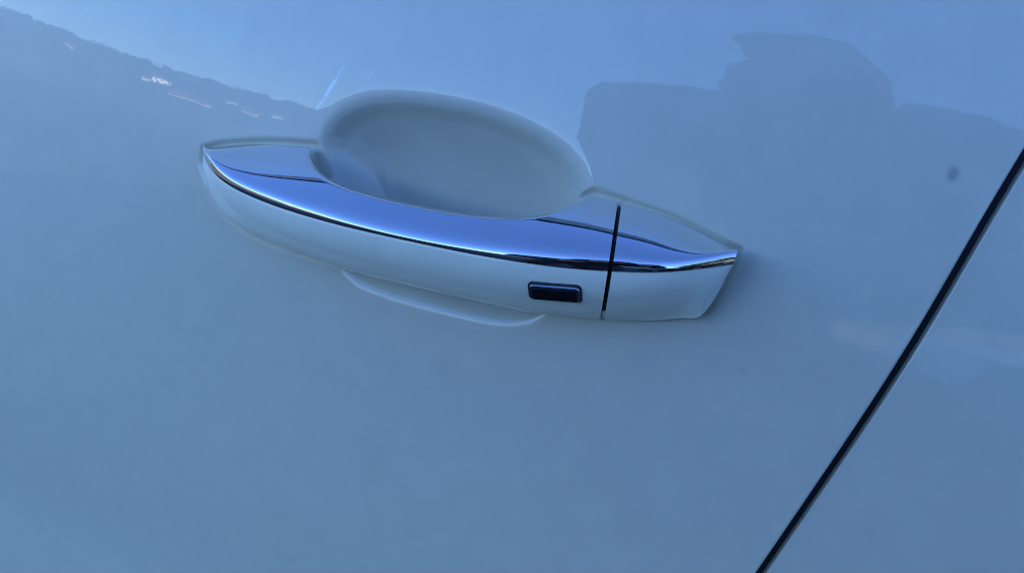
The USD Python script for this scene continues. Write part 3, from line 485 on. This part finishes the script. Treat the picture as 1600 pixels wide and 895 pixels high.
# the photographer, bending down to the door with the camera held out
AX = np.array(CAMERA_AXES); EYE = np.array(CAMERA_AT) + np.array([0, 0, H0])
def cf(a, b, c):
    return EYE + a * AX[0] + b * AX[1] + c * AX[2]           # right, up, back of the camera
N = {'shla': ((-.150, -.83, 1.232), .030), 'shra': ((.440, -.83, 1.320), .034), 'hip': ((.13, -1.12, .90), .135), 'waist': ((.13, -1.07, 1.04), .13), 'chest': ((.14, -.96, 1.17), .15), 'nape': ((.14, -.86, 1.25), .088), 'neck': ((.125, -.82, 1.28), .058),
     'shl': ((-.10, -.83, 1.20), .075), 'shr': ((.37, -.83, 1.285), .08), 'ell': ((-.075, -.72, 1.0), .05), 'elr': ((.46, -.72, 1.09), .055),
     'wrl': (cf(-.075, -.035, .10), .029), 'wrr': (cf(.095, -.02, .11), .029), 'hl': ((.04, -1.12, .84), .10), 'hr': ((.22, -1.12, .84), .10),
     'kl': ((.0, -.90, .50), .066), 'kr': ((.27, -.92, .50), .066), 'al': ((-.01, -1.08, .10), .042), 'ar': ((.28, -1.10, .10), .042),
     'tl': ((-.02, -.90, .04), .035), 'tr': ((.30, -.92, .04), .035),
     'skull': ((.125, -.785, 1.335), .082), 'brow': ((.123, -.74, 1.305), .068), 'jaw': ((.123, -.745, 1.235), .044), 'chin': ((.123, -.725, 1.21), .026),
     'nose0': ((.123, -.69, 1.275), .012), 'nose1': ((.122, -.672, 1.25), .014), 'earl': ((.04, -.785, 1.295), .016), 'earr': ((.21, -.785, 1.295), .016), 'earl2': ((.042, -.78, 1.315), .018), 'earr2': ((.208, -.78, 1.315), .018)}
bones = [('hip', 'waist'), ('waist', 'chest'), ('chest', 'nape'), ('nape', 'neck'), ('neck', 'skull'), ('skull', 'brow'), ('brow', 'jaw'), ('skull', 'jaw'), ('jaw', 'chin'), ('nose0', 'nose1'), ('brow', 'nose0'), ('earl', 'earl2'), ('earr', 'earr2'),
         ('skull', 'earl2'), ('skull', 'earr2'), ('chest', 'shl'), ('chest', 'shr'), ('nape', 'shl'), ('nape', 'shr'), ('shl', 'shla'), ('shr', 'shra'), ('shl', 'ell'), ('shr', 'elr'), ('ell', 'wrl'), ('elr', 'wrr'), ('hip', 'hl'), ('hip', 'hr'), ('hl', 'kl'), ('hr', 'kr'), ('kl', 'al'), ('kr', 'ar'), ('al', 'tl'), ('ar', 'tr')]
for s, side_name, wr in ((-1, 'l', 'wrl'), (1, 'r', 'wrr')):
    N['palm' + side_name] = (cf(s * .074, -.006, .066), .017); N['palm2' + side_name] = (cf(s * .074, -.03, .07), .016)
    bones += [(wr, 'palm' + side_name), (wr, 'palm2' + side_name), ('palm' + side_name, 'palm2' + side_name)]
    for k, (b, ln) in enumerate(((.014, .9), (-.004, 1.0), (-.022, .95), (-.038, .75))):
        q = [cf(s * .076, b, .056), cf(s * .078, b - .002, .056 - .026 * ln), cf(s * .066, b - .003, .056 - .040 * ln), cf(s * .052, b - .003, .052 - .038 * ln)]
        for i, p in enumerate(q): N[f'f{side_name}{k}{i}'] = (p, .0088 - .0006 * i)
        bones += [('palm' + side_name, f'f{side_name}{k}0')] + [(f'f{side_name}{k}{i}', f'f{side_name}{k}{i + 1}') for i in range(3)]
    q = [cf(s * .068, .004, .080), cf(s * .048, .012, .086), cf(s * .03, .016, .084)]
    for i, p in enumerate(q): N[f'th{side_name}{i}'] = (p, .0100 - .0008 * i)
    bones += [('palm2' + side_name, f'th{side_name}0'), (f'th{side_name}0', f'th{side_name}1'), (f'th{side_name}1', f'th{side_name}2')]
def fleshed(nodes, bs, grow=0.0, length=0.02, rounds=8, cut=None):
    nn = {k: (p, r + grow) for k, (p, r) in nodes.items()}
    man = hull_chain(nn, bs)
    if cut is not None: man = cut(man)
    t = to_tri(man.refine_to_length(length)); trimesh.smoothing.filter_taubin(t, iterations=rounds); return t
person = group_xform('person', label='person in dark jacket and trousers bending towards the door with a camera held out', cat='person')
PP = str(person.GetPath())
put('figure', fleshed(N, bones, 0, 0.012, 6), 'skin', PP, smooth=True)
jacket = fleshed(N, [b for b in bones if set(b) <= {'hip', 'waist', 'chest', 'nape', 'shl', 'shr', 'shla', 'shra', 'ell', 'elr', 'wrl', 'wrr'}] + [('ell', 'waist'), ('elr', 'waist'), ('ell', 'chest'), ('elr', 'chest')], .016, .012, 8)
jacket.vertices = jacket.vertices + ((meshkit.fbm(jacket.vertices * 14, 3, 9) - .45)[:, None] * jacket.vertex_normals) * .030
put('jacket', jacket, 'dark_jacket', PP, smooth=True)
put('trousers', fleshed(N, [b for b in bones if set(b) <= {'hip', 'hl', 'hr', 'kl', 'kr', 'al', 'ar'}], .012, .02, 8), 'dark_trousers', PP, smooth=True)
for a, b in (('al', 'tl'), ('ar', 'tr')):
    put('shoe', fleshed(N, [(a, b)], .012, .02, 4, lambda mm: mm.trim_by_plane([0, 0, 1], 0.004)), 'shoe', PP, smooth=True)
hair = fleshed({'a': ((.125, -.80, 1.33), .092), 'b': ((.125, -.755, 1.345), .078), 'c': ((.125, -.83, 1.30), .082), 'd': ((.045, -.79, 1.325), .048), 'e': ((.205, -.79, 1.325), .048)}, [('a', 'b'), ('a', 'c'), ('a', 'd'), ('a', 'e'), ('c', 'd'), ('c', 'e')], 0, .012, 4)
hair.vertices = hair.vertices + (meshkit.noise(hair.vertices * 60, 4) - .5)[:, None] * hair.vertex_normals * .012
put('hair', hair, 'hair', PP, smooth=True)
cap = fleshed({'a': ((.125, -.80, 1.338), .096), 'b': ((.125, -.745, 1.335), .088), 'c': ((.085, -.77, 1.385), .045), 'd': ((.004, -.77, 1.402), .010), 'e': ((.200, -.78, 1.370), .034)}, [('a', 'b'), ('c', 'd'), ('a', 'c'), ('a', 'e'), ('b', 'e')], 0, .012, 3, lambda mm: mm.trim_by_plane([0, 0, 1], 1.305))
put('cap', cap, 'dark_jacket', PP, smooth=True)
photo_camera = group_xform('camera', label='small black camera held in both hands before the door', cat='camera')
def in_camera(mesh):
    v = mesh.vertices; return trimesh.Trimesh(EYE + v[:, :1] * AX[0] + v[:, 1:2] * AX[1] + v[:, 2:3] * AX[2], mesh.faces, process=False)
bodyb = to_tri(manifold3d.Manifold.hull_points(np.vstack([trimesh.creation.icosphere(2, .006).vertices + np.array([a, b, c]) for a in (-.056, .056) for b in (-.028, .026) for c in (.046, .072)]).astype(np.float32)))
put('camera_body', in_camera(bodyb), 'camera_black', str(photo_camera.GetPath()), smooth=40)
lens = trimesh.creation.annulus(.017, .029, .034, sections=48); lens.apply_translation([0, -.002, .024])
put('lens_barrel', in_camera(lens), 'camera_black', str(photo_camera.GetPath()), smooth=40)

# trees along the road towards the rear of the car, mirrored small in the chrome edge
def tree(x, y, h, spread, seed, words):
    r = np.random.default_rng(seed)
    t = group_xform('tree', label=words, cat='tree', group='trees along the road')
    p = str(t.GetPath())
    nodes, bs = {'0': ((x, y, 0), .05 * h / 2), '1': ((x + .1, y, h * .35), .035 * h / 2), '2': ((x - .1, y + .1, h * .75), .012 * h)}, [('0', '1'), ('1', '2')]
    tips = []
    for k in range(7):
        a = r.uniform(0, 6.28); z = h * r.uniform(.5, .95); q = np.array([x + math.cos(a) * spread * .6, y + math.sin(a) * spread * .6, z])
        nodes[f'b{k}'] = (q, .006 * h); bs.append(('1', f'b{k}')); tips.append(q)
    put('trunk', to_tri(hull_chain(nodes, bs)), 'bark', p, smooth=40)
    tips.append(np.array([x, y, h * .8])); tips = np.array(tips)
    n = 1800
    c = tips[r.integers(0, len(tips), n)] + r.normal(0, 1, (n, 3)) * np.array([spread * .26, spread * .26, h * .10])
    u = r.normal(0, 1, (n, 3)); u /= np.linalg.norm(u, axis=1, keepdims=True); w = np.cross(u, r.normal(0, 1, (n, 3))); w /= np.linalg.norm(w, axis=1, keepdims=True)
    s = r.uniform(.10, .26, (n, 1)) * h / 6
    v = np.stack([c + s * u, c + .55 * s * w, c - s * u, c - .55 * s * w], 1).reshape(-1, 3)
    i = np.arange(n) * 4
    put('crown', trimesh.Trimesh(v, np.vstack([np.stack([i, i + 1, i + 2], 1), np.stack([i, i + 2, i + 3], 1)]), process=False), 'leaf', p)
TREE_WORDS = ['tallest broad tree by the road', 'low bushy tree by the road next to the white post', 'slim tree with sparse crown by the road', 'wide dark tree at the road bend', 'young tree beyond the white post', 'round tree nearest the car by the road', 'leaning tree at the end of the road', 'tree level with the rear of the white car', 'tree farthest back beside the verge']
for k, (a, r_, h, sp) in enumerate([(52, 17, 5, 2.2), (58, 14, 3.6, 1.8), (64, 16, 5, 1.8), (70, 12.5, 3.6, 1.9), (76, 16, 4.4, 1.7), (82, 13, 5, 2.2), (46, 20, 5, 2.4), (88, 12, 4.5, 2.0), (95, 15, 5, 2.2)]):
    q = at_az(a, r_); tree(q[0], q[1], h, sp, 40 + k, TREE_WORDS[k])
q = at_az(63, 10)
tag(put('post', trimesh.creation.cylinder(.05, 4.0, sections=16, transform=trimesh.transformations.translation_matrix([q[0], q[1], 2.0])), 'post_white', smooth=40), 'white post standing at the roadside before the trees', 'post')

# a dark car added across the road, hiding sunlit ground mirrored in the paint
def added_car(x, y):
    t = group_xform('added_car', label='dark car added across the road facing the white one to hide sunlit ground', cat='car'); p = str(t.GetPath())
    low = Polygon([(-2.1, .28), (-2.15, .6), (-2.0, .82), (-1.1, .95), (1.3, .98), (2.0, .9), (2.12, .6), (2.05, .28)]).buffer(.05)
    up = Polygon([(-1.15, .94), (-.55, 1.36), (.75, 1.40), (1.55, .97)]).buffer(.04)
    for nm, poly, y0, y1, mt in (('body', low, -.86, .86, 'dark_paint'), ('cabin', up, -.72, .72, 'dark_paint')):
        mm = side_prism(poly, y0, y1); mm.apply_translation([x, y, 0]); put(nm, mm, mt, p)
    for a, b in (([-.95, 1.0], [-.42, 1.32]), ([.02, 1.0], [.66, 1.34])):
        w = side_prism(Polygon([(a[0], a[1]), (a[0] + .85, a[1]), (b[0] + .40, b[1]), (b[0], b[1])]), .70, .735); w.apply_translation([x, y, 0]); put('window', w, 'window_glass', p)
    for wx in (-1.35, 1.3):
        for wy in (-.78, .78):
            w = trimesh.creation.cylinder(.31, .2, sections=36); w.apply_transform(trimesh.transformations.rotation_matrix(np.pi / 2, [1, 0, 0])); w.apply_translation([x + wx, y + wy, .31]); wh = put('wheel', w, 'tyre', p, smooth=30)
            r = trimesh.creation.cylinder(.2, .21, sections=24); r.apply_transform(trimesh.transformations.rotation_matrix(np.pi / 2, [1, 0, 0])); r.apply_translation([x + wx, y + wy, .31]); put('rim', r, 'alloy', str(wh.GetPath()), smooth=30)
added_car(3.6, -4.6)
